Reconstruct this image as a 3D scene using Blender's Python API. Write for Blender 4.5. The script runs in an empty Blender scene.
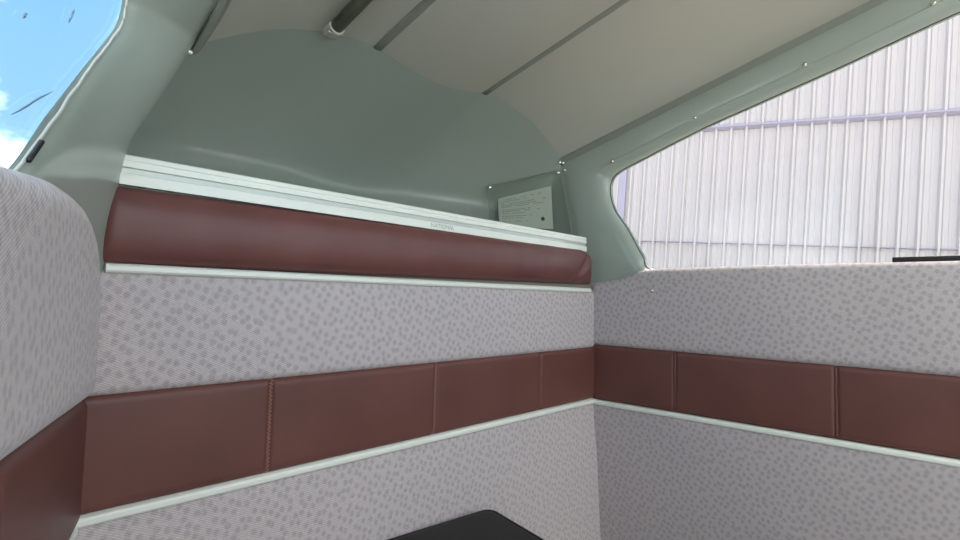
import bpy, bmesh, math, random
from mathutils import Vector, Matrix, noise
random.seed(7)
sc = bpy.context.scene
COL = sc.collection
PI = math.pi

# ------------------------------------------------------------------ camera
cam = bpy.data.cameras.new('camera')
cam.sensor_width = 36.0; cam.lens = 18.0; cam.clip_start = 0.01; cam.clip_end = 400
camo = bpy.data.objects.new('camera', cam); COL.objects.link(camo)
camo.matrix_world = Matrix(((0.721, -0.056, -0.691, 0), (-0.693, -0.024, -0.721, 0), (0.024, 0.998, -0.056, 0), (0, 0, 0, 1)))
_r = camo.matrix_world.to_euler(); camo.rotation_euler = _r; camo.location = (0, 0, 0)
sc.camera = camo

# ------------------------------------------------------------------ world, sun, exposure
world = bpy.data.worlds.new('world'); sc.world = world; world.use_nodes = True
wn = world.node_tree; wn.nodes.clear()
wo = wn.nodes.new('ShaderNodeOutputWorld'); wb = wn.nodes.new('ShaderNodeBackground')
wr = wn.nodes.new('ShaderNodeValToRGB'); wt = wn.nodes.new('ShaderNodeTexCoord'); ws = wn.nodes.new('ShaderNodeSeparateXYZ')
wn.links.new(wt.outputs['Generated'], ws.inputs[0]); wn.links.new(ws.outputs['Z'], wr.inputs[0])
wn.links.new(wr.outputs[0], wb.inputs[0]); wn.links.new(wb.outputs[0], wo.inputs[0])
cr = wr.color_ramp
cr.elements[0].position = 0.0; cr.elements[0].color = (0.66, 0.82, 0.92, 1)
cr.elements[1].position = 0.75; cr.elements[1].color = (0.19, 0.43, 0.72, 1)
e = cr.elements.new(0.25); e.color = (0.31, 0.54, 0.75, 1)
# broken white cloud all over the sky
wz = wn.nodes.new('ShaderNodeTexNoise'); wz.inputs['Scale'].default_value = 2.6; wz.inputs['Detail'].default_value = 6; wz.inputs['Roughness'].default_value = 0.55
wm = wn.nodes.new('ShaderNodeMapping'); wm.inputs['Location'].default_value = (1.0, 5.5, 2.5); wm.inputs['Scale'].default_value = (1, 1, 1.8)
wc = wn.nodes.new('ShaderNodeValToRGB'); wc.color_ramp.elements[0].position = 0.47; wc.color_ramp.elements[1].position = 0.62
wx = wn.nodes.new('ShaderNodeMixRGB'); wx.inputs[2].default_value = (2.7, 2.6, 2.42, 1)
wn.links.new(wt.outputs['Generated'], wm.inputs[0]); wn.links.new(wm.outputs[0], wz.inputs['Vector']); wn.links.new(wz.outputs['Fac'], wc.inputs[0])
wn.links.new(wc.outputs[0], wx.inputs[0]); wn.links.new(wr.outputs[0], wx.inputs[1]); wn.links.new(wx.outputs[0], wb.inputs[0])
wb.inputs['Strength'].default_value = 1.15

sun = bpy.data.lights.new('sun', 'SUN'); sun.energy = 8.5; sun.angle = 0.01; sun.color = (1.0, 0.92, 0.80)
suno = bpy.data.objects.new('sun', sun); COL.objects.link(suno)
suno.rotation_euler = Vector((-0.45, -0.12, -0.88)).to_track_quat('-Z', 'Y').to_euler()

sc.view_settings.view_transform = 'Standard'; sc.view_settings.look = 'None'
sc.view_settings.gamma = 1.0; sc.view_settings.use_curve_mapping = False
sc.view_settings.exposure = 0.95

# ------------------------------------------------------------------ helpers
def tag(o, label=None, cat=None, group=None, kind=None):
    if label: o['label'] = label
    if cat: o['category'] = cat
    if group: o['group'] = group
    if kind: o['kind'] = kind
    return o

def empty(name, loc=(0, 0, 0), parent=None):
    o = bpy.data.objects.new(name, None); COL.objects.link(o); o.location = loc; o.empty_display_size = 0.05
    if parent: o.parent = parent
    return o

def link(name, me, mat=None, parent=None, smooth=True):
    o = bpy.data.objects.new(name, me); COL.objects.link(o)
    if mat and not me.materials: me.materials.append(mat)
    if parent:
        o.parent = parent
        o.matrix_parent_inverse = Matrix.Translation(-Vector(parent.location)) if parent.location.length else Matrix()
    if smooth:
        me.polygons.foreach_set('use_smooth', [True] * len(me.polygons))
    return o

def mesh(name, verts, faces, uvs=None):
    me = bpy.data.meshes.new(name); me.from_pydata([tuple(v) for v in verts], [], faces); me.update()
    if uvs:
        ul = me.uv_layers.new(name='UVMap')
        for l in me.loops: ul.data[l.index].uv = uvs[l.vertex_index]
    bm = bmesh.new(); bm.from_mesh(me); bmesh.ops.recalc_face_normals(bm, faces=bm.faces); bm.to_mesh(me); bm.free()
    return me

def grid(name, fn, nu, nv, uv=None, closed_u=False):
    """surface fn(a,b), a,b in 0..1"""
    vs, us, fs = [], [], []
    for j in range(nv + 1):
        for i in range(nu + (0 if closed_u else 1)):
            a, b = i / nu, j / nv
            vs.append(fn(a, b)); us.append(uv(a, b) if uv else (a, b))
    w = nu if closed_u else nu + 1
    for j in range(nv):
        for i in range(nu):
            i2 = (i + 1) % w
            fs.append((j * w + i, j * w + i2, (j + 1) * w + i2, (j + 1) * w + i))
    return mesh(name, vs, fs, us)

def box_mesh(name, a, b, bev=0.0, seg=2):
    bm = bmesh.new(); bmesh.ops.create_cube(bm, size=1)
    s = Vector(b) - Vector(a); c = (Vector(a) + Vector(b)) / 2
    for v in bm.verts: v.co = Vector((v.co.x * s.x, v.co.y * s.y, v.co.z * s.z)) + c
    if bev: bmesh.ops.bevel(bm, geom=bm.edges[:], offset=bev, segments=seg, affect='EDGES', profile=0.5)
    me = bpy.data.meshes.new(name); bm.to_mesh(me); bm.free(); return me

def tube_mesh(name, pts, r, n=10, cap=True, closed=False):
    vs, fs = [], []; pts = [Vector(p) for p in pts]; m = len(pts)
    for k, p in enumerate(pts):
        if closed: t = pts[(k + 1) % m] - pts[k - 1]
        else: t = pts[min(k + 1, m - 1)] - pts[max(k - 1, 0)]
        t.normalize(); up = Vector((0, 0, 1)) if abs(t.z) < 0.95 else Vector((1, 0, 0))
        x = t.cross(up).normalized(); y = x.cross(t)
        rr = r[k] if isinstance(r, (list, tuple)) else r
        for i in range(n):
            a = 2 * PI * i / n; vs.append(p + x * rr * math.cos(a) + y * rr * math.sin(a))
    for k in range(m if closed else m - 1):
        k2 = (k + 1) % m
        for i in range(n):
            j = (i + 1) % n; fs.append((k * n + i, k * n + j, k2 * n + j, k2 * n + i))
    if cap and not closed:
        fs.append(tuple(range(n))); fs.append(tuple((m - 1) * n + i for i in range(n)))
    return mesh(name, vs, fs)

def extrude_profile(name, prof, frames):
    """closed profile of (a,b) pairs swept along frames: each (origin, axis_a, axis_b)"""
    vs, fs = [], []; n = len(prof)
    for o, ax, bx in frames:
        for a, b in prof: vs.append(Vector(o) + Vector(ax) * a + Vector(bx) * b)
    for k in range(len(frames) - 1):
        for i in range(n):
            j = (i + 1) % n; fs.append((k * n + i, k * n + j, (k + 1) * n + j, (k + 1) * n + i))
    fs.append(tuple(range(n))); fs.append(tuple((len(frames) - 1) * n + i for i in range(n)))
    return mesh(name, vs, fs)

def lathe(name, prof, n=14):
    """prof list of (r,h) about z"""
    vs, fs = [], []
    for r, h in prof:
        for i in range(n):
            a = 2 * PI * i / n; vs.append((r * math.cos(a), r * math.sin(a), h))
    for k in range(len(prof) - 1):
        for i in range(n):
            j = (i + 1) % n; fs.append((k * n + i, k * n + j, (k + 1) * n + j, (k + 1) * n + i))
    fs.append(tuple(range(n))); fs.append(tuple((len(prof) - 1) * n + i for i in range(n)))
    return mesh(name, vs, fs)

# ------------------------------------------------------------------ materials
def new_mat(name):
    m = bpy.data.materials.new(name); m.use_nodes = True; nt = m.node_tree
    return m, nt, nt.nodes['Principled BSDF']

def N(nt, t, **kw):
    n = nt.nodes.new(t)
    for k, v in kw.items(): setattr(n, k, v)
    return n

def simple(name, col, rough=0.5, metal=0.0, noise_scale=None, var=0.06, bump=0.0, bscale=200, spec=0.5, coat=0.0):
    m, nt, b = new_mat(name)
    b.inputs['Roughness'].default_value = rough; b.inputs['Metallic'].default_value = metal
    b.inputs['Specular IOR Level'].default_value = spec
    if coat: b.inputs['Coat Weight'].default_value = coat; b.inputs['Coat Roughness'].default_value = 0.12
    tc = N(nt, 'ShaderNodeTexCoord')
    nz = N(nt, 'ShaderNodeTexNoise'); nz.inputs['Scale'].default_value = noise_scale or 8.0; nz.inputs['Detail'].default_value = 4
    nt.links.new(tc.outputs['Object'], nz.inputs['Vector'])
    mx = N(nt, 'ShaderNodeMixRGB'); mx.blend_type = 'MIX'
    mx.inputs[1].default_value = (*[c * (1 - var) for c in col], 1); mx.inputs[2].default_value = (*[min(1, c * (1 + var)) for c in col], 1)
    nt.links.new(nz.outputs['Fac'], mx.inputs[0]); nt.links.new(mx.outputs[0], b.inputs['Base Color'])
    if bump:
        n2 = N(nt, 'ShaderNodeTexNoise'); n2.inputs['Scale'].default_value = bscale; n2.inputs['Detail'].default_value = 3
        nt.links.new(tc.outputs['Object'], n2.inputs['Vector'])
        bp = N(nt, 'ShaderNodeBump'); bp.inputs['Strength'].default_value = bump; bp.inputs['Distance'].default_value = 0.001
        nt.links.new(n2.outputs['Fac'], bp.inputs['Height']); nt.links.new(bp.outputs[0], b.inputs['Normal'])
    return m

def fabric_mat():
    m, nt, b = new_mat('woven_upholstery')
    b.inputs['Roughness'].default_value = 0.95; b.inputs['Specular IOR Level'].default_value = 0.1
    b.inputs['Sheen Weight'].default_value = 0.25; b.inputs['Sheen Roughness'].default_value = 0.5
    uv = N(nt, 'ShaderNodeUVMap')
    mp = N(nt, 'ShaderNodeMapping'); mp.inputs['Rotation'].default_value = (0, 0, 0.5); mp.inputs['Scale'].default_value = (1.0, 0.85, 1)
    nt.links.new(uv.outputs[0], mp.inputs[0])
    vo = N(nt, 'ShaderNodeTexVoronoi'); vo.voronoi_dimensions = '2D'; vo.inputs['Scale'].default_value = 92; vo.inputs['Randomness'].default_value = 0.55
    nt.links.new(mp.outputs[0], vo.inputs['Vector'])
    rp = N(nt, 'ShaderNodeValToRGB'); rp.color_ramp.elements[0].position = 0.20; rp.color_ramp.elements[0].color = (1, 1, 1, 1)
    rp.color_ramp.elements[1].position = 0.42; rp.color_ramp.elements[1].color = (0, 0, 0, 1)
    nt.links.new(vo.outputs['Distance'], rp.inputs[0])
    # twill threads
    mp2 = N(nt, 'ShaderNodeMapping'); mp2.inputs['Rotation'].default_value = (0, 0, math.radians(-62))
    nt.links.new(uv.outputs[0], mp2.inputs[0])
    wv = N(nt, 'ShaderNodeTexWave'); wv.wave_type = 'BANDS'; wv.bands_direction = 'X'; wv.inputs['Scale'].default_value = 135
    wv.inputs['Distortion'].default_value = 0.6; wv.inputs['Detail'].default_value = 1; wv.inputs['Detail Scale'].default_value = 2
    nt.links.new(mp2.outputs[0], wv.inputs['Vector'])
    nz = N(nt, 'ShaderNodeTexNoise'); nz.inputs['Scale'].default_value = 260; nz.inputs['Detail'].default_value = 2
    nt.links.new(uv.outputs[0], nz.inputs['Vector'])
    m1 = N(nt, 'ShaderNodeMixRGB'); m1.inputs[1].default_value = (0.55, 0.495, 0.50, 1); m1.inputs[2].default_value = (0.42, 0.37, 0.385, 1)
    f1 = N(nt, 'ShaderNodeMath', operation='MULTIPLY'); f1.inputs[1].default_value = 0.85
    nt.links.new(rp.outputs[0], f1.inputs[0]); nt.links.new(f1.outputs[0], m1.inputs[0])
    m2 = N(nt, 'ShaderNodeMixRGB'); m2.blend_type = 'MULTIPLY'; m2.inputs[0].default_value = 1
    r2 = N(nt, 'ShaderNodeMapRange'); r2.inputs['To Min'].default_value = 0.84; r2.inputs['To Max'].default_value = 1.14
    nt.links.new(wv.outputs['Fac'], r2.inputs['Value'])
    nt.links.new(m1.outputs[0], m2.inputs[1]); nt.links.new(r2.outputs[0], m2.inputs[2])
    m3 = N(nt, 'ShaderNodeMixRGB'); m3.blend_type = 'MULTIPLY'; m3.inputs[0].default_value = 1
    r3 = N(nt, 'ShaderNodeMapRange'); r3.inputs['To Min'].default_value = 0.80; r3.inputs['To Max'].default_value = 1.20
    nt.links.new(nz.outputs['Fac'], r3.inputs['Value'])
    nt.links.new(m2.outputs[0], m3.inputs[1]); nt.links.new(r3.outputs[0], m3.inputs[2])
    nt.links.new(m3.outputs[0], b.inputs['Base Color'])
    bp = N(nt, 'ShaderNodeBump'); bp.inputs['Strength'].default_value = 0.5; bp.inputs['Distance'].default_value = 0.0012
    nt.links.new(m3.outputs[0], bp.inputs['Height']); nt.links.new(bp.outputs[0], b.inputs['Normal'])
    return m

def leather_mat(name, col, rough):
    m, nt, b = new_mat(name)
    b.inputs['Specular IOR Level'].default_value = 0.45
    tc = N(nt, 'ShaderNodeTexCoord')
    nz = N(nt, 'ShaderNodeTexNoise'); nz.inputs['Scale'].default_value = 9; nz.inputs['Detail'].default_value = 5
    nt.links.new(tc.outputs['Object'], nz.inputs['Vector'])
    rp = N(nt, 'ShaderNodeValToRGB')
    rp.color_ramp.elements[0].position = 0.3; rp.color_ramp.elements[0].color = (*[c * 0.86 for c in col], 1)
    rp.color_ramp.elements[1].position = 0.75; rp.color_ramp.elements[1].color = (*[c * 1.14 for c in col], 1)
    nt.links.new(nz.outputs['Fac'], rp.inputs[0]); nt.links.new(rp.outputs[0], b.inputs['Base Color'])
    rr = N(nt, 'ShaderNodeMapRange'); rr.inputs['To Min'].default_value = rough - 0.06; rr.inputs['To Max'].default_value = rough + 0.1
    nt.links.new(nz.outputs['Fac'], rr.inputs['Value']); nt.links.new(rr.outputs[0], b.inputs['Roughness'])
    vo = N(nt, 'ShaderNodeTexVoronoi'); vo.inputs['Scale'].default_value = 700
    nt.links.new(tc.outputs['Object'], vo.inputs['Vector'])
    bp = N(nt, 'ShaderNodeBump'); bp.inputs['Strength'].default_value = 0.12; bp.inputs['Distance'].default_value = 0.0005
    nt.links.new(vo.outputs['Distance'], bp.inputs['Height']); nt.links.new(bp.outputs[0], b.inputs['Normal'])
    return m

def pane_mat(name, tint, refl=1.0):
    m = bpy.data.materials.new(name); m.use_nodes = True; nt = m.node_tree; nt.nodes.clear()
    out = N(nt, 'ShaderNodeOutputMaterial'); tr = N(nt, 'ShaderNodeBsdfTransparent'); gl = N(nt, 'ShaderNodeBsdfGlossy')
    tr.inputs[0].default_value = (*tint, 1); gl.inputs['Roughness'].default_value = 0.03
    fr = N(nt, 'ShaderNodeFresnel'); fr.inputs[0].default_value = 1.45
    mu = N(nt, 'ShaderNodeMath', operation='MULTIPLY'); mu.inputs[1].default_value = refl
    nt.links.new(fr.outputs[0], mu.inputs[0])
    mx = N(nt, 'ShaderNodeMixShader')
    nt.links.new(mu.outputs[0], mx.inputs[0]); nt.links.new(tr.outputs[0], mx.inputs[1]); nt.links.new(gl.outputs[0], mx.inputs[2])
    nt.links.new(mx.outputs[0], out.inputs[0])
    return m

FAB = fabric_mat()
LEA = leather_mat('maroon_leather', (0.138, 0.050, 0.041), 0.45)
LEB = leather_mat('maroon_leather_soft', (0.155, 0.056, 0.050), 0.40)
THREAD = simple('maroon_thread', (0.33, 0.15, 0.12), 0.8)
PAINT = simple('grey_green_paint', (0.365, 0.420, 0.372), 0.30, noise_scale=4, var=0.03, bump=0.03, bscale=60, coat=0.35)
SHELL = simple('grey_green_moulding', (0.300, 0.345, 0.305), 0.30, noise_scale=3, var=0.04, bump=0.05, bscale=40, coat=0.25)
ALU = simple('pale_aluminium', (0.84, 0.86, 0.79), 0.36, metal=0.05, noise_scale=30, var=0.04)
ALUD = simple('dull_aluminium', (0.50, 0.54, 0.50), 0.4, metal=0.4, noise_scale=30, var=0.05)
HEAD = simple('grey_headliner_vinyl', (0.46, 0.46, 0.405), 0.75, noise_scale=6, var=0.04, bump=0.15, bscale=500)
HSEAM = simple('dark_seam_tape', (0.24, 0.26, 0.225), 0.7, noise_scale=40)
CHROME = simple('screw_steel', (0.75, 0.75, 0.72), 0.22, metal=1.0)
DARK = simple('dark_gap', (0.02, 0.02, 0.02), 0.8)
OLIVE = simple('olive_tube_paint', (0.105, 0.110, 0.075), 0.35, noise_scale=20)
WHITE = simple('white_sealant', (0.62, 0.63, 0.57), 0.6, noise_scale=60, var=0.12)
BLACK = simple('black_cloth', (0.016, 0.016, 0.015), 0.7, bump=0.3, bscale=900)
BLKR = simple('black_rubber', (0.012, 0.012, 0.012), 0.5)
PAPER = simple('paper', (0.62, 0.64, 0.58), 0.8)
INK = simple('printed_ink', (0.30, 0.33, 0.29), 0.8)
INKD = simple('dark_ink', (0.05, 0.06, 0.05), 0.8)
PLY = simple('plywood_backing', (0.25, 0.22, 0.18), 0.9)
PANE = pane_mat('acrylic_pane', (0.87, 0.855, 0.86), 0.6)
PANEL_ = pane_mat('acrylic_pane_sky_tint', (0.80, 0.86, 0.92), 0.2)  # blue put into the pane colour to deepen the sky behind it
VINYL = pane_mat('clear_vinyl', (0.86, 0.89, 0.86), 1.0)
HANGAR = simple('white_steel_cladding', (0.48, 0.468, 0.478), 0.5, noise_scale=2, var=0.02)
GIRT = simple('lilac_grey_flashing', (0.33, 0.32, 0.42), 0.5)
GROUND = simple('concrete_apron', (0.48, 0.46, 0.42), 0.9, noise_scale=1.5, var=0.1)
CARPET = simple('grey_carpet', (0.16, 0.155, 0.15), 0.95, noise_scale=60, var=0.2, bump=0.6, bscale=400)

# ------------------------------------------------------------------ coordinate frames of the cabin
# x = across the cabin, y = aft, z = up, metres, origin at eye height
YB = 0.66                                   # bulkhead face
RD = Vector((0.1140, -0.9935, 0)); RN = Vector((-0.9935, -0.1140, 0)); R0 = Vector((1.02, 0.66, 0))
LD = Vector((-0.2250, -0.9744, 0)); LN = Vector((0.9744, -0.2250, 0)); L0 = Vector((0.05, 0.66, 0))

def back(u, z, o=0.0): return Vector((u, YB - o, z))
def right(s, z, o=0.0):
    p = R0 + RD * s + RN * o + Vector((0, 0, z))
    if z < -0.25: p.x += 0.12 * (-0.25 - z)
    return p
def left(s, z, o=0.0):
    if z > 0.08: o += 0.128 * (z - 0.08) ** 1.1
    p = L0 + LD * s + LN * o + Vector((0, 0, z))
    if z < -0.25: p.x -= 0.10 * (-0.25 - z)
    return p
def left_rail(y):
    pts = [(0.75, 0.158), (0.70, 0.1625), (0.657, 0.1645), (0.60, 0.162), (0.50, 0.151), (0.40, 0.135), (0.0, 0.08), (-0.8, -0.02)]
    for (a, xa), (b, xb) in zip(pts, pts[1:]):
        if y >= b or b == -0.8:
            x = xa + (xb - xa) * (a - y) / (a - b); break
    return Vector((x, y, 0.341 + 0.29 * (0.75 - y)))
def right_rail(y):
    s = (0.66 - y) / 0.9935
    return Vector((1.02 + 0.114 * s, y, 0.359 + 0.29 * (s + 0.093)))
def seam_line(k, y):
    return Vector((0.448, y, 0.449 + 0.160 * (0.75 - y))) if k == 0 else Vector((0.721, y, 0.452 + 0.185 * (0.75 - y)))
LINES = [left_rail, lambda y: seam_line(0, y), lambda y: seam_line(1, y), right_rail]
SAG = [0.029, -0.022, 0.031]
def head(k, t, y):
    a, b = LINES[k](y), LINES[k + 1](y)
    p = a.lerp(b, t); p.z += SAG[k] * math.sin(PI * t)
    return p
def arch(x):
    """rear edge of the headliner as a function of x"""
    xs = [0.158, 0.448, 0.721, 1.0097]
    x = min(max(x, xs[0]), xs[3])
    for k in range(3):
        if x <= xs[k + 1] or k == 2: return head(k, (x - xs[k]) / (xs[k + 1] - xs[k]), 0.75)
def shell(t, v):
    """tail shell: t left to right, v shelf to headliner"""
    c = -math.cos(PI * t); s = math.sin(PI * t)
    c2 = math.copysign(abs(c) ** 0.85, c)
    xb = 0.5375 + 0.4675 * c2
    xt = 0.584 + 0.4257 * c2
    top = arch(xt)
    z = 0.085 + (top.z - 0.085) * v
    x = xb + (xt - xb) * v ** 2.5
    y = 0.675 + 0.075 * v + 0.36 * s ** 0.9 * (1 - v ** 2.6) * (0.12 + 0.88 * math.sin(min(1, v / 0.55) * PI / 2))
    return Vector((x, y, z))
def shell_n(t, v):
    e = 1e-3
    d1 = shell(min(1, t + e), v) - shell(max(0, t - e), v); d2 = shell(t, min(1, v + e)) - shell(t, max(0, v - e))
    n = d1.cross(d2).normalized()
    return n if n.y < 0 else -n

def pad(name, fn, u0, u1, z0, z1, thick, r, mat, parent, nu=60, nv=24, puff=0.0, wob=0.0, base=0.0, flat=(), dent=()):
    """upholstered pad with rolled edges on wall frame fn(u,z,o); z0/z1 may be functions of u; flat = sides without roll"""
    Z0 = z0 if callable(z0) else (lambda u: z0); Z1 = z1 if callable(z1) else (lambda u: z1)
    def warp(a, L):            # cluster samples at the ends
        return 0.5 - 0.5 * math.cos(PI * a) if L else a
    def f(a, b):
        a = warp(a, 1); b = warp(b, 1)
        u = u0 + (u1 - u0) * a; zl, zh = Z0(u), Z1(u); z = zl + (zh - zl) * b
        e = 1.0
        ds = {'l': u - u0, 'r': u1 - u, 'b': z - zl, 't': zh - z}
        for k, d in ds.items():
            if k in flat: continue
            d = max(0.0, d)
            if k in dent: e *= 1 - 0.32 * math.exp(-(d / 0.0035) ** 2); continue
            if d < r: e *= math.sqrt(max(0.0, 1 - (1 - d / r) ** 2))
        pf = puff * math.sin(PI * a) ** 0.6 * math.sin(PI * b) ** 0.8 if puff else 0
        w = wob * noise.noise(Vector((u * 9, z * 9, hash(name) % 7))) if wob else 0
        return fn(u, z, base + thick * e + pf * e + w * e)
    def g(a, b):
        a = warp(a, 1); b = warp(b, 1); u = u0 + (u1 - u0) * a
        return (u, Z0(u) + (Z1(u) - Z0(u)) * b)
    return link(name, grid(name, f, nu, nv, g), mat, parent)

def slab(name, fn, u0, u1, z0, z1, o0, o1, mat, parent=None, n=12):
    """board following a wall frame"""
    vs, fs = [], []
    nz = 12
    for o in (o0, o1):
        for j in range(nz + 1):
            for i in range(n + 1):
                vs.append(fn(u0 + (u1 - u0) * i / n, z0 + (z1 - z0) * j / nz, o))
    w = n + 1; h = (nz + 1) * w
    for q in range(2):
        for j in range(nz):
            for i in range(n):
                a = q * h + j * w + i; fs.append((a, a + 1, a + w + 1, a + w))
    for i in range(n):
        fs.append((i, i + 1, h + i + 1, h + i)); b = nz * w + i; fs.append((b, b + 1, h + b + 1, h + b))
    for j in range(nz):
        a = j * w; fs.append((a, a + w, h + a + w, h + a)); b = a + n; fs.append((b, b + w, h + b + w, h + b))
    return link(name, mesh(name, vs, fs), mat, parent, smooth=False)

SCREW = lathe('screw_head', [(0.0042, -0.003), (0.0042, 0.0), (0.0036, 0.0014), (0.0020, 0.0024), (0.0003, 0.0027)], 12)
SCREW.materials.append(CHROME)
def screw(p, n, parent, name='screw', scale=1.0):
    o = bpy.data.objects.new(name, SCREW); COL.objects.link(o); o.parent = parent
    q = Vector(n).normalized().to_track_quat('Z', 'Y')
    loc = Vector(p) - Vector(parent.location)
    o.location = loc; o.rotation_mode = 'QUATERNION'; o.rotation_quaternion = q; o.scale = (scale,) * 3
    return o

# ------------------------------------------------------------------ rear bulkhead
wall_back = slab('wall_back', back, 0.02, 1.09, -0.655, 0.095, -0.022, -0.002, PLY)
tag(wall_back, 'upholstered rear bulkhead with patterned fabric and maroon leather band', kind='structure')
pad('fabric_panel', back, 0.045, 1.022, -0.1165, 0.022, 0.010, 0.012, FAB, wall_back, 120, 24, puff=0.003, wob=0.0015)
pad('fabric_panel', back, 0.035, 1.062, -0.64, -0.243, 0.010, 0.012, FAB, wall_back, 120, 40, puff=0.004, wob=0.002)
edges = [0.042, 0.2475, 0.5245, 0.8085, 1.02]
for k in range(4):
    p = pad('leather_panel', back, edges[k], edges[k + 1], -0.2375, -0.1135, 0.011, 0.008, LEA, wall_back, 60, 24, puff=0.0012, wob=0.0010, dent=('' if k == 0 else 'l') + ('' if k == 3 else 'r'))
    if k < 2:       # laced seam at the panel's right edge
        vs_, fs_ = [], []
        for i in range(24):
            z = -0.2345 + i * 0.0050
            for (x0, z0, x1, z1) in ((-0.0034, 0, 0.0034, 0.0025), (-0.0034, 0.0045, 0.0034, 0.0025)):
                a = Vector((edges[k + 1] + x0, YB - 0.0082, z + z0)); b = Vector((edges[k + 1] + x1, YB - 0.0082, z + z1))
                m_ = (a + b) / 2 + Vector((0, -0.0020, 0)); n_ = len(vs_)
                w_ = Vector((0, 0, 0.0008)); d_ = Vector((0, 0.002, 0))
                vs_ += [a - w_, a + w_, m_ + w_, m_ - w_, b - w_, b + w_, a + d_, b + d_]
                fs_ += [(n_, n_ + 1, n_ + 2, n_ + 3), (n_ + 3, n_ + 2, n_ + 5, n_ + 4), (n_, n_ + 3, n_ + 4, n_ + 7, n_ + 6), (n_ + 1, n_ + 6, n_ + 7, n_ + 5, n_ + 2)]
        link('stitching', mesh('stitching', vs_, fs_), THREAD, p)
    if k == 2:      # folded seam
        link('seam_fold', tube_mesh('seam_fold', [back(edges[3] + 0.001 * math.sin(i), -0.2345 + 0.0118 * i, 0.0068) for i in range(11)], 0.0030, 8), LEA, p)

def strip(name, pts_fn, a, b, z, h, t, parent=None, n=30, mat=None, lab=None):
    """rounded trim moulding along a wall frame"""
    prof = [(0, -h / 2), (t * 0.55, -h / 2), (t * 0.9, -h * 0.36), (t, -h * 0.18), (t, h * 0.18), (t * 0.9, h * 0.36), (t * 0.55, h / 2), (0, h / 2)]
    fr = []
    for i in range(n + 1):
        u = a + (b - a) * i / n
        o = pts_fn(u, z, 0); nrm = (pts_fn(u, z, 0.01) - o).normalized(); fr.append((o, nrm, (0, 0, 1)))
    ob = link(name, extrude_profile(name, prof, fr), mat or ALU, parent, smooth=False)
    return ob
tag(strip('trim_1', back, 0.0535, 1.010, -0.2425, 0.0125, 0.015), 'pale aluminium strip under the leather band of the rear bulkhead', kind='structure')
tag(strip('trim_2', back, 0.066, 0.990, 0.0215, 0.0115, 0.015), 'pale aluminium strip just below the maroon shelf bolster', kind='structure')

# ------------------------------------------------------------------ shelf edge: bolster and ribbed aluminium trim
def bolster_pt(a, b):
    x0 = 0.050; x1 = 1.010
    g = 0.5 - 0.5 * math.cos(PI * a); g = 0.35 * g + 0.65 * a
    th = PI * b
    x = x0 + (x1 - x0) * g
    end = min(1.0, (g / 0.018) if g < 0.018 else 1.0, ((1 - g) / 0.045) if g > 0.955 else 1.0)
    end = math.sqrt(max(0.0, 1 - (1 - end) ** 2))
    zl = 0.026 + 0.010 * g; zh = 0.1128 + 0.0072 * g
    lean = (1 - g) * 0 + (b - 0.5) * -0.0
    if g > 0.93: zh -= 0.010 * ((g - 0.93) / 0.07) ** 2
    zc = (zl + zh) / 2; hh = (zh - zl) / 2
    sz = math.copysign(abs(math.cos(th)) ** 0.85, math.cos(th)); sy = math.sin(th) ** 0.75
    z = zc - hh * sz
    dep = 0.027 * (0.12 + 0.88 * end)
    # soft ripples and the diagonal crease near the right end
    rip = 0.0016 * noise.noise(Vector((x * 14, z * 10, 3.1))) + 0.0010 * noise.noise(Vector((x * 40, z * 25, 1.7)))
    d = (x - 0.945) * 0.75 - (z - 0.075) * 0.85
    crease = -0.0045 * math.exp(-(d / 0.009) ** 2) * math.exp(-((x - 0.955) / 0.035) ** 2) + 0.0035 * math.exp(-((d - 0.016) / 0.011) ** 2) * math.exp(-((x - 0.955) / 0.035) ** 2)
    sx = (x1 - x) if g > 0.985 else 0
    xx = x - (0.022 * (b) if g > 0.93 else 0) * ((g - 0.93) / 0.07 if g > 0.93 else 0) + (0.012 * b * max(0, 1 - g / 0.06))
    return Vector((xx, YB + 0.004 - (dep + rip + crease) * sy, z))
bol = link('shelf_bolster', grid('shelf_bolster', bolster_pt, 150, 26), LEB)
tag(bol, 'padded maroon leather bolster along the shelf edge between two aluminium strips', 'bolster')

prof = [(0.0, 0.1145), (0.0, 0.1265), (0.0035, 0.1275), (0.0035, 0.1335), (0.0005, 0.1345), (0.0005, 0.1400), (0.0022, 0.1406), (0.0022, 0.1418),
        (0.0010, 0.1424), (0.0014, 0.1475), (0.004, 0.1490), (0.030, 0.1490), (0.030, 0.1440), (0.012, 0.1440), (0.012, 0.1145)]
fr = [((x, YB - 0.010, 0.0), (0, 1, 0), (0, 0, 1)) for x in (0.073, 0.3, 0.6, 0.975)]
st = link('trim_3', extrude_profile('trim_3', prof, fr), ALU, None, smooth=False)
tag(st, 'ribbed pale aluminium shelf edge trim with a faint ink stamp', kind='structure')
link('groove_band', box_mesh('groove_band', (0.0732, YB - 0.0068, 0.1277), (0.9748, YB - 0.0058, 0.1333)), ALUD, st, smooth=False)
def text_mesh(name, s, size):
    cu = bpy.data.curves.new(name, 'FONT'); cu.body = s; cu.size = size; cu.align_x = 'CENTER'
    t = bpy.data.objects.new(name, cu); COL.objects.link(t)
    me = bpy.data.meshes.new_from_object(t.evaluated_get(bpy.context.evaluated_depsgraph_get()))
    bpy.data.objects.remove(t); me.name = name; return me
INKF = simple('faded_ink', (0.36, 0.40, 0.36), 0.6)
for s_, zz, sz, xx in (('NATIONAL', 0.1178, 0.0105, 0.530),):
    me = text_mesh('ink_stamp', s_, sz)
    o = link('ink_stamp', me, INKF, st, smooth=False)
    o.matrix_parent_inverse = Matrix(); o.location = (xx, YB - 0.0103, zz); o.rotation_euler = (PI / 2, 0, 0)
screw((0.977, YB - 0.004, 0.125), (0.4, -0.9, 0), st)

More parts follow.
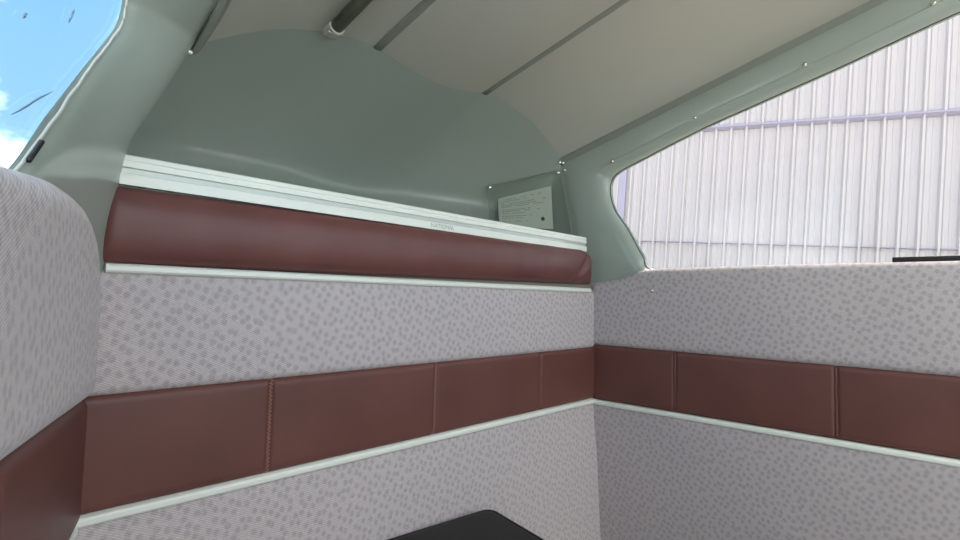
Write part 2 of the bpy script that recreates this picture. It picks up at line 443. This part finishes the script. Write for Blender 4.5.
# ------------------------------------------------------------------ tail shell above the shelf
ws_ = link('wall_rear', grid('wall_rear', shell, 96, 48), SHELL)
tag(ws_, 'glossy grey green moulded tail shell behind the shelf', kind='structure')
def deck(a, b):
    p = shell(a, 0.06); q = Vector((0.06 + (1.03 - 0.06) * (0.5 - 0.5 * math.cos(PI * a)), 0.662, p.z))
    return q.lerp(p, b)
link('shelf_deck', grid('shelf_deck', deck, 48, 4), ALU, ws_)  # hidden deck, made pale to bounce light onto the lower shell

# outer skin of the tail, closing the space behind the linings
def skin(a, b):
    y = 0.668 + 0.50 * b; th = PI * (1 - a)
    xl, xr = 0.042 + 0.235 * (y - 0.66), 1.045 - 0.115 * (y - 0.66)
    c, sn = math.cos(th), math.sin(th)
    z = (0.58 - 0.25 * b) * sn ** 0.5
    return Vector(((xl + xr) / 2 + (xr - xl) / 2 * math.copysign(abs(c) ** 0.30, c) + (0.19 * max(0, z - 0.1) if c < 0 else 0) * abs(c), y, z))
sk = link('wall_outer', grid('wall_outer', skin, 64, 12), PAINT)
tag(sk, 'outer metal skin of the tail behind the linings', kind='structure')
link('end_plate', mesh('end_plate', [skin(i / 32, 1) for i in range(33)], [tuple(range(33))]), PAINT, sk, smooth=False)

# ------------------------------------------------------------------ side walls
def z_top_right(s):
    pts = [(-0.02, 0.038), (0.002, 0.041), (0.069, 0.050), (0.10, 0.062), (0.122, 0.070), (0.16, 0.073), (0.36, 0.076), (0.64, 0.077), (1.4, 0.078)]
    for (a, za), (b, zb) in zip(pts, pts[1:]):
        if s <= b: return za + (zb - za) * max(0, (s - a)) / (b - a)
    return pts[-1][1]
wall_right = slab('wall_right', right, -0.03, 2.25, -0.655, 0.035, -0.03, -0.004, PLY)
tag(wall_right, 'upholstered right cabin side below the window with maroon leather band', kind='structure')
pad('fabric_panel', right, -0.004, 1.19, -0.110, z_top_right, 0.012, 0.014, FAB, wall_right, 140, 26, puff=0.006, wob=0.002)
pad('fabric_panel', right, -0.004, 1.19, -0.64, -0.243, 0.010, 0.012, FAB, wall_right, 140, 40, puff=0.006, wob=0.002)
re_ = [-0.004, 0.198, 0.479, 0.76, 1.04, 1.19]
for k in range(5):
    p = pad('leather_panel', right, re_[k], re_[k + 1], -0.2385, -0.1060, 0.010, 0.008, LEA, wall_right, 60, 20, puff=0.0012, wob=0.001, dent=('' if k == 0 else 'l') + 'r')
    if k < 4:
        link('seam_fold', tube_mesh('seam_fold', [right(re_[k + 1] + 0.0006 * math.sin(i * 1.7), -0.2355 + 0.0125 * i, 0.0062) for i in range(11)], 0.0034, 8), LEA, p)
tag(strip('trim_4', right, -0.002, 1.19, -0.2450, 0.0125, 0.014), 'pale aluminium strip under the leather band of the right side', kind='structure')
screw(right(0.152, 0.023, 0.0185), RN, wall_right)

def interp(pts, s):
    for (a, za), (b, zb) in zip(pts, pts[1:]):
        if s <= b: return za + (zb - za) * max(0, (s - a)) / (b - a)
    return pts[-1][1]
def z_top_left(s):     # rounded aft top corner
    return interp([(-.004, -.04), (.01, -.01), (.025, .02), (.04, .042), (.06, .060), (.085, .071), (.11, .076), (.15, .078), (.2, .077), (.3, .066), (.4, .060), (1.3, .059)], s)
wall_left = slab('wall_left', left, -0.02, 2.25, -0.655, 0.03, -0.03, -0.004, PAINT)
tag(wall_left, 'upholstered left cabin side with bulging fabric and maroon leather band', kind='structure')
LBT = lambda s_: -0.116 + 0.055 * min(max(s_, 0), 0.35)
pad('fabric_panel', left, -0.004, 1.19, lambda s_: LBT(s_) - 0.003, z_top_left, 0.017, 0.022, FAB, wall_left, 160, 34, puff=0.002, wob=0.001)
pad('fabric_panel', left, -0.004, 1.19, -0.64, -0.245, 0.010, 0.012, FAB, wall_left, 140, 40, puff=0.004, wob=0.002)
le_ = [-0.004, 0.28, 0.56, 0.84, 1.19]
for k in range(4):
    pad('leather_panel', left, le_[k], le_[k + 1], -0.2455, LBT, 0.011, 0.010, LEA, wall_left, 40, 20, puff=0.002, wob=0.001)
tag(strip('trim_5', left, 0.012, 1.19, -0.2500, 0.0125, 0.011), 'pale aluminium strip under the leather band of the left side', kind='structure')

# ------------------------------------------------------------------ window surrounds (painted skins) and panes
def cr_closed(ctrl, m=8):
    out = []; n = len(ctrl)
    for i in range(n):
        p0, p1, p2, p3 = (Vector(ctrl[(i + d) % n]) for d in (-1, 0, 1, 2))
        for j in range(m):
            t = j / m
            out.append(0.5 * ((2 * p1) + (p2 - p0) * t + (2 * p0 - 5 * p1 + 4 * p2 - p3) * t * t + (3 * p1 - p0 - 3 * p2 + p3) * t ** 3))
    return out
def lin_closed(ctrl, m=8):
    n = len(ctrl)
    return [Vector(ctrl[i]).lerp(Vector(ctrl[(i + 1) % n]), j / m) for i in range(n) for j in range(m)]

def surround(name, win, outer, nrm, secs, mat, parent=None):
    """loft from window ring to outer ring; secs = (fraction, inward offset)"""
    vs, fs = [], []; n = len(win)
    for f, o in secs:
        for k in range(n):
            q_ = min(1.0, max(0.0, (outer[k].z - 0.02) / 0.22)); w = q_ * q_ * (3 - 2 * q_) if o > 0 else 1.0
            vs.append(win[k].lerp(outer[k], f) + Vector(nrm) * (o * w))
    for q in range(len(secs) - 1):
        for k in range(n):
            k2 = (k + 1) % n; fs.append((q * n + k, q * n + k2, (q + 1) * n + k2, (q + 1) * n + k))
    return link(name, mesh(name, vs, fs), mat, parent)

def pane(name, ring, nrm, off, mat, parent):
    c = sum(ring, Vector()) / len(ring); n = len(ring)
    vs = [p + Vector(nrm) * off for p in ring] + [p + Vector(nrm) * (off - 0.003) for p in ring]
    fs = [tuple(range(n)), tuple(reversed(range(n, 2 * n)))] + [(k, (k + 1) % n, n + (k + 1) % n, n + k) for k in range(n)]
    return link(name, mesh(name, vs, fs), mat, parent, smooth=False)

RW = [((.150, .070), (.120, .02)), ((.36, .062), (.36, .02)), ((.64, .062), (.64, .02)), ((.95, .062), (.95, .02)), ((1.02, .09), (1.19, .02)),
      ((1.05, .3), (1.20, .3)), ((1.02, .54), (1.19, .74)), ((.9, .558), (.9, .651)), ((.652, .495), (.652, .577)), ((.493, .448), (.493, .5305)),
      ((.362, .412), (.362, .4925)), ((.248, .380), (.248, .4595)), ((.115, .334), (.10, .416)), ((.061, .314), (.0, .387)), ((.041, .297), (-.0935, .361)),
      ((.036, .268), (-.090, .33)), ((.047, .223), (-.075, .24)), ((.080, .172), (-.05, .15)), ((.117, .106), (-.024, .04))]
win_r = cr_closed([right(*a) for a, b in RW]); out_r = lin_closed([right(*b) for a, b in RW])
w1 = empty('window_1', R0); tag(w1, 'right cabin window with grey green painted surround facing the white hangar', kind='structure')
secs_r = [(-0.02, -0.022), (0.0, -0.020), (0.02, -0.013), (0.07, -0.005), (0.14, 0.001), (0.24, 0.005), (0.38, 0.008), (0.55, 0.0095), (0.75, 0.008), (0.9, 0.004), (1.0, 0.0)]
surround('window_frame', win_r, out_r, RN, secs_r, PAINT, w1)
link('seal', tube_mesh('seal', [p + RN * -0.016 for p in win_r], 0.0008, 6, closed=True), BLKR, w1)
pane('pane', win_r, RN, -0.021, PANE, w1)
lip = [win_r[k].lerp(out_r[k], 0.27) + RN * 0.0055 for k in range(8 * 8, 13 * 8 + 6)]
link('surround_lip', tube_mesh('surround_lip', lip, 0.0022, 6), PAINT, w1)
for s, z in ((.051, .335), (.240, .4000), (.439, .460), (.62, .512)):
    screw(right(s, z, 0.0095), RN, w1)
screw(right(-.083, .335, 0.004), RN + Vector((-.3, -.3, 0)), w1)

def l3(s, z): return left(s, z)
LW = [((.225, .077), left(.15, .02)), ((.27, .062), left(.30, .02)), ((.45, .052), left(.6, .02)), ((.56, .055), left(.9, .02)), ((.61, .08), left(1.19, .02)),
      ((.63, .25), left(1.20, .3)), ((.61, .43), left_rail(-.5)), ((.57, .455), left_rail(-.2)), ((.52, .45), left_rail(.03)), ((.44, .435), left_rail(.17)),  # unseen forward end shortened so less light reaches the right wall
      ((.35, .415), left_rail(.32)), ((.2, .39), left_rail(.46)), ((.10, .365), left_rail(.58)), ((.045, .350), left_rail(.67)), ((.008, .318), Vector((.157, .75, .345))),
      ((.012, .286), Vector((.124, .712, .267))), ((.045, .250), Vector((.102, .690, .216))), ((.108, .190), Vector((.077, .662, .16))), ((.170, .127), Vector((.066, .662, .0)))]
win_l = cr_closed([left(*a) for a, b in LW]); out_l = lin_closed([b for a, b in LW])
for _ in range(3):      # ease the corners of the outer ring behind the post
    out_l = [(out_l[k - 1] + out_l[k] * 2 + out_l[(k + 1) % len(out_l)]) / 4 if (out_l[k].y > 0.655 and 0.10 < out_l[k].z < 0.30) else out_l[k] for k in range(len(out_l))]
w2 = empty('window_2', L0); tag(w2, 'left cabin window with scratched pane showing blue sky', kind='structure')
secs_l = [(-0.02, -0.008), (0.0, -0.007), (0.03, -0.003), (0.08, 0.001), (0.16, 0.004), (0.28, 0.010), (0.45, 0.016), (0.65, 0.018), (0.82, 0.013), (0.93, 0.006), (1.0, 0.0)]
surround('window_frame', win_l, out_l, LN, secs_l, PAINT, w2)
link('seal', tube_mesh('seal', [p + LN * (-0.005 + 0.001 * noise.noise(p * 40)) for p in win_l], 0.0013, 6, closed=True), WHITE, w2)
pane('pane', win_l, LN, -0.0075, PANEL_, w2)
i0 = 0
tape = [p for p in win_l if 0.085 < p.z < 0.112 and p.y > 0.4]
link('black_tape', tube_mesh('black_tape', [p + LN * -0.003 for p in tape], 0.0020, 6), BLKR, w2)
SCR = simple('scratch', (0.22, 0.33, 0.42), 0.8)
for (s0, z0, s1, z1) in ((.245, .108, .175, .150), (.225, .215, .222, .232), (.175, .206, .168, .222), (.262, .165, .256, .171)):
    a, b = left(s0, z0, -0.007), left(s1, z1, -0.007)
    link('scratch', tube_mesh('scratch', [a.lerp(b, i / 6) + Vector((0, 0.0015 * math.sin(i * 1.3), 0)) for i in range(7)], [0.0002, 0.0006, 0.0008, 0.0007, 0.0008, 0.0005, 0.0002], 5), SCR, w2)

# sill bar lying along the right window
bar = link('sill_bar', box_mesh('sill_bar', (-0.20, -0.004, -0.0045), (0.20, 0.004, 0.0045), 0.0015), BLKR)
bar.location = right(.76, .0815, -.006); bar.rotation_euler = (0, 0, math.atan2(RD.y, RD.x))
tag(bar, 'thin black bar lying on the right window sill', 'bar')

# ------------------------------------------------------------------ headliner
ceil = empty('ceiling', (0, 0, 0)); tag(ceil, 'sagging grey vinyl headliner panels with dark seams', kind='structure')
def ypos(b): return 0.756 - 1.16 * b
for k in range(3):
    def hf(a, b, k=k):
        y = ypos(b); p = head(k, a, y)
        if k in (0, 2):
            p.z += 0.0022 * noise.noise(Vector((p.x * 8, p.y * 7, k)))* math.sin(PI * a)
        else: p.z += 0.0018 * noise.noise(Vector((p.x * 8, p.y * 7, 5))) * math.sin(PI * a)
        return p
    link('headliner_panel', grid('headliner_panel', hf, 36, 80), HEAD, ceil)
for k in range(2):
    pts = [seam_line(k, 0.752 - 1.15 * i / 40) for i in range(41)]
    link('seam_strip', extrude_profile('seam_strip', [(-0.0085, 0.002), (-0.0085, -0.0012), (-0.006, -0.0030), (0.006, -0.0030), (0.0085, -0.0012), (0.0085, 0.002)],
         [(p, (1, 0, 0), (0, 0, 1)) for p in pts]), HSEAM, ceil)
# edge welts where headliner tucks into the painted skins
for nme, fn_, lab in (('trim_6', right_rail, 'grey green welt where the headliner meets the right window surround'), ('trim_7', left_rail, 'grey green welt where the headliner meets the left post')):
    pts = [fn_(0.752 - 1.15 * i / 40) for i in range(41)]
    sg = -1 if fn_ is right_rail else 1
    o = link(nme, extrude_profile(nme, [(sg * -0.004, -0.012), (sg * 0.003, -0.012), (sg * 0.007, -0.006), (sg * 0.012, 0.004), (sg * 0.010, 0.007), (sg * -0.004, 0.006)],
             [(p, (1, 0, 0), (0, 0, 1)) for p in pts]), HSEAM, None, smooth=False)
    tag(o, lab, kind='structure')
    if fn_ is left_rail:
        screw((0.160, 0.742, 0.340), (0.2, -0.9, -0.3), o, scale=1.2); screw((0.151, 0.744, 0.326), (0.2, -0.9, -0.2), o, scale=1.2)
    else:
        screw((1.001, 0.742, 0.352), (-0.5, -0.8, -0.2), o, scale=1.0); screw((0.992, 0.745, 0.352), (-0.5, -0.8, -0.2), o, scale=1.0)

# overhead tube through a grommet
tb = empty('overhead_tube', (0.36, 0.72, 0.44)); tag(tb, 'dark olive overhead tube ending in a white grommet in the headliner', 'tube')
ta = Vector((0.352, 0.722, 0.436)); tdv = Vector((0.0, -1, 0.12)).normalized()
link('tube', tube_mesh('tube', [ta + tdv * (0.0 + 0.1 * i) for i in range(13)], 0.0105, 18), OLIVE, tb)
ringp = []
tx = tdv.cross(Vector((0, 0, 1))).normalized(); tz = tx.cross(tdv)
for i in range(24):
    a = 2 * PI * i / 24; ringp.append(ta + tdv * 0.002 + (tx * math.cos(a) + tz * math.sin(a)) * 0.0120)
link('grommet', tube_mesh('grommet', ringp, 0.0020, 8, closed=True), WHITE, tb)
link('bracket', box_mesh('bracket', (0.340, 0.727, 0.427), (0.364, 0.750, 0.452), 0.005, 3), HEAD, tb)
screw((0.345, 0.727, 0.428), (0, -1, -0.2), tb, name='clip')

# ------------------------------------------------------------------ clear pouch and the document in it
def on_shell(pts, off, wob=0.0):
    """taut sheet hung between four points on the shell, lifted off it towards the cabin"""
    c = [shell(*p) + shell_n(*p) * 0.004 for p in pts]
    nn = (c[1] - c[0]).cross(c[3] - c[0]).normalized()
    if nn.y > 0: nn = -nn
    def f(a, b):
        p = c[0].lerp(c[1], a).lerp(c[3].lerp(c[2], a), b)
        return p + nn * (off + wob * noise.noise(Vector((a * 5, b * 5, 2))))
    f.n = nn
    return f
PQ = [(0.7515, 0.6192), (0.9663, 0.8974), (0.9866, 0.268), (0.7286, 0.2183)]
DQ = [(0.788, 0.562), (0.9338, 0.7529), (0.9374, 0.3384), (0.7772, 0.3006)]
pq0 = shell(*PQ[0])
pouch = empty('document_pouch', pq0); tag(pouch, 'clear vinyl pouch screwed to the tail shell above the shelf', 'pouch')
link('sleeve', grid('sleeve', on_shell(PQ, 0.0060, 0.003), 20, 14), VINYL, pouch)
def hem(a0, b0, a1, b1, nme):
    f = on_shell(PQ, 0.0060)
    link(nme, tube_mesh(nme, [f(a0 + (a1 - a0) * i / 12, b0 + (b1 - b0) * i / 12) for i in range(13)], 0.0014, 6), HEMM, pouch)
HEMM = simple('pouch_hem', (0.22, 0.26, 0.22), 0.3)
hem(0, 0, 1, 0, 'hem'); hem(0, 0, 0, 1, 'hem'); hem(1, 0, 1, 1, 'hem')
for a in (0.03, 0.97):
    f = on_shell(PQ, 0.0075); screw(f(a, 0.03), f.n, pouch, scale=1.3)
doc = link('document', grid('document', on_shell(DQ, 0.0010), 16, 12), PAPER)
tag(doc, 'pale printed document with a round stamp inside the clear pouch', 'document')
lv, lf = [], []
f = on_shell(DQ, 0.0015)
rows = [(0.10, 0.15, 0.95), (0.16, 0.06, 0.55), (0.24, 0.06, 0.90), (0.29, 0.06, 0.72), (0.34, 0.06, 0.85), (0.44, 0.06, 0.60), (0.49, 0.06, 0.78), (0.56, 0.06, 0.5), (0.64, 0.06, 0.62), (0.70, 0.06, 0.45), (0.80, 0.06, 0.55)]
for b, a0, a1 in rows:
    k = 12
    for i in range(k):
        if random.random() < 0.12: continue
        n_ = len(lv); aa = a0 + (a1 - a0) * i / k; ab = a0 + (a1 - a0) * (i + 0.9) / k
        lv += [f(aa, b), f(ab, b), f(ab, b + 0.018), f(aa, b + 0.018)]; lf.append((n_, n_ + 1, n_ + 2, n_ + 3))
link('printed_lines', mesh('printed_lines', lv, lf), INK, doc)
sv = [f(0.82 + 0.035 * math.cos(i * PI / 8), 0.76 + 0.05 * math.sin(i * PI / 8)) + f.n * 0.0004 for i in range(16)]
link('round_stamp', mesh('round_stamp', sv, [tuple(range(16))]), INKD, doc)

# ------------------------------------------------------------------ floor and black case
fl = link('floor', box_mesh('floor', (-0.45, -1.60, -0.68), (1.40, 0.70, -0.655)), CARPET, None, smooth=False)
tag(fl, 'grey carpeted baggage floor', kind='structure')
wf = link('front_light_block', box_mesh('front_light_block', (-0.50, -1.63, -0.68), (1.40, -1.59, 0.04)), PAINT, None, smooth=False)  # added out of view so ground bounce stays out of the cabin
tag(wf, 'unseen panel added ahead of the viewpoint to block light from the ground', kind='structure')
case = empty('black_case', (0.5035, 0.518, -0.655)); tag(case, 'black soft sided case with piped lid standing against the rear bulkhead', 'case')
case.rotation_euler = (0, 0, math.radians(-7))
def rrect(hx, hy, r, m=6):
    out = []
    for cx_, cy_, a0 in ((hx - r, hy - r, 0), (-hx + r, hy - r, 90), (-hx + r, -hy + r, 180), (hx - r, -hy + r, 270)):
        for i in range(m + 1):
            a = math.radians(a0 + 90 * i / m); out.append((cx_ + r * math.cos(a), cy_ + r * math.sin(a)))
    return out
def rbody(name, hx, hy, r, secs, mat):
    vs, fs = [], []; n = None
    for z, ins in secs:
        ring = rrect(hx - ins, hy - ins, max(0.004, r - ins * 0.5)); n = len(ring)
        vs += [Vector((x, y, z)) for x, y in ring]
    for q in range(len(secs) - 1):
        for k in range(n):
            k2 = (k + 1) % n; fs.append((q * n + k, q * n + k2, (q + 1) * n + k2, (q + 1) * n + k))
    fs.append(tuple(range(n))); fs.append(tuple((len(secs) - 1) * n + k for k in range(n)))
    o = link(name, mesh(name, vs, fs), mat, None); o.parent = case; return o
rbody('body', 0.115, 0.115, 0.016, [(0.0, 0.006), (0.008, 0.0), (0.20, 0.0), (0.215, 0.001)], BLACK)
rbody('lid', 0.116, 0.116, 0.016, [(0.218, 0.001), (0.222, 0.0), (0.270, 0.0), (0.276, 0.003), (0.2775, 0.010), (0.278, 0.03)], BLACK)
o = link('piping', tube_mesh('piping', [(x, y, 0.274) for x, y in rrect(0.116, 0.116, 0.016)], 0.0032, 8, closed=True), BLKR); o.parent = case
o = link('zip', tube_mesh('zip', [(x, y, 0.2165) for x, y in rrect(0.115, 0.115, 0.016)], 0.0022, 6, closed=True), BLKR); o.parent = case

# ------------------------------------------------------------------ outside: hangar and apron (the aircraft sits tail low)
U = Vector((-0.337, 0.940, 0.060)).normalized(); UP = Vector((0.020, -0.056, 0.998)).normalized(); NO = U.cross(UP).normalized(); UP = NO.cross(U)
if NO.x > 0: pass
hang = empty('hangar', (7.5, 0, 0)); tag(hang, 'white ribbed steel hangar wall seen through the right window', 'building')
def hp(u, w, o): return Vector((7.5, 0, 0)) + U * u + UP * w - NO * o     # o towards the aircraft
PITCH = 0.177
prof_r = [(0.0, 0.0), (0.045, 0.0), (0.052, 0.006), (0.062, 0.006), (0.069, 0.0), (0.100, 0.0), (0.107, 0.006), (0.117, 0.006), (0.124, 0.0), (0.132, 0.0), (0.143, 0.045), (0.163, 0.045), (0.174, 0.0)]
for row, (w0, w1_, off) in enumerate(((-1.35, 0.63, 0.0), (0.60, 2.18, 0.012), (2.15, 5.2, 0.024))):
    src = None
    for k in range(12):
        u0 = -2.6 + k * PITCH * 5
        vs, fs = [], []
        if src is None:
            cols = [(i * PITCH + a, b) for i in range(5) for a, b in prof_r] + [(5 * PITCH + 0.012, 0.0)]
            for w in (w0, w1_):
                for a, b in cols: vs.append(U * a + UP * w - NO * (b + off))
            n_ = len(cols)
            fs = [(i, i + 1, n_ + i + 1, n_ + i) for i in range(n_ - 1)]
            src = mesh('cladding_sheet', vs, fs); src.materials.append(HANGAR)
        o = bpy.data.objects.new('cladding_sheet', src); COL.objects.link(o); o.parent = hang
        o.location = U * u0
for w, h, t in ((2.175, 0.075, 0.085), (0.63, 0.014, 0.052)):
    link('belt_rail', extrude_profile('belt_rail', [(-h / 2, 0.02), (-h / 2, 0.035), (-h * 0.1, t), (h * 0.1, t), (h / 2, 0.035), (h / 2, 0.02)],
         [(hp(u, w, 0), UP, -NO) for u in (-2.6, 8.0)]), GIRT, hang, smooth=False)
link('corner_flashing', extrude_profile('corner_flashing', [(-0.05, 0.0), (-0.05, 0.06), (0.05, 0.06), (0.05, 0.0)], [(hp(3.86, w, 0), U, -NO) for w in (-1.35, 5.2)]), GIRT, hang, smooth=False)
g = link('ground', mesh('ground', [hp(u, -1.35, o) for u, o in ((-40, -5), (40, -5), (40, 60), (-40, 60))], [(0, 1, 2, 3)]), GROUND, None, smooth=False)
tag(g, 'pale concrete apron outside', kind='structure')
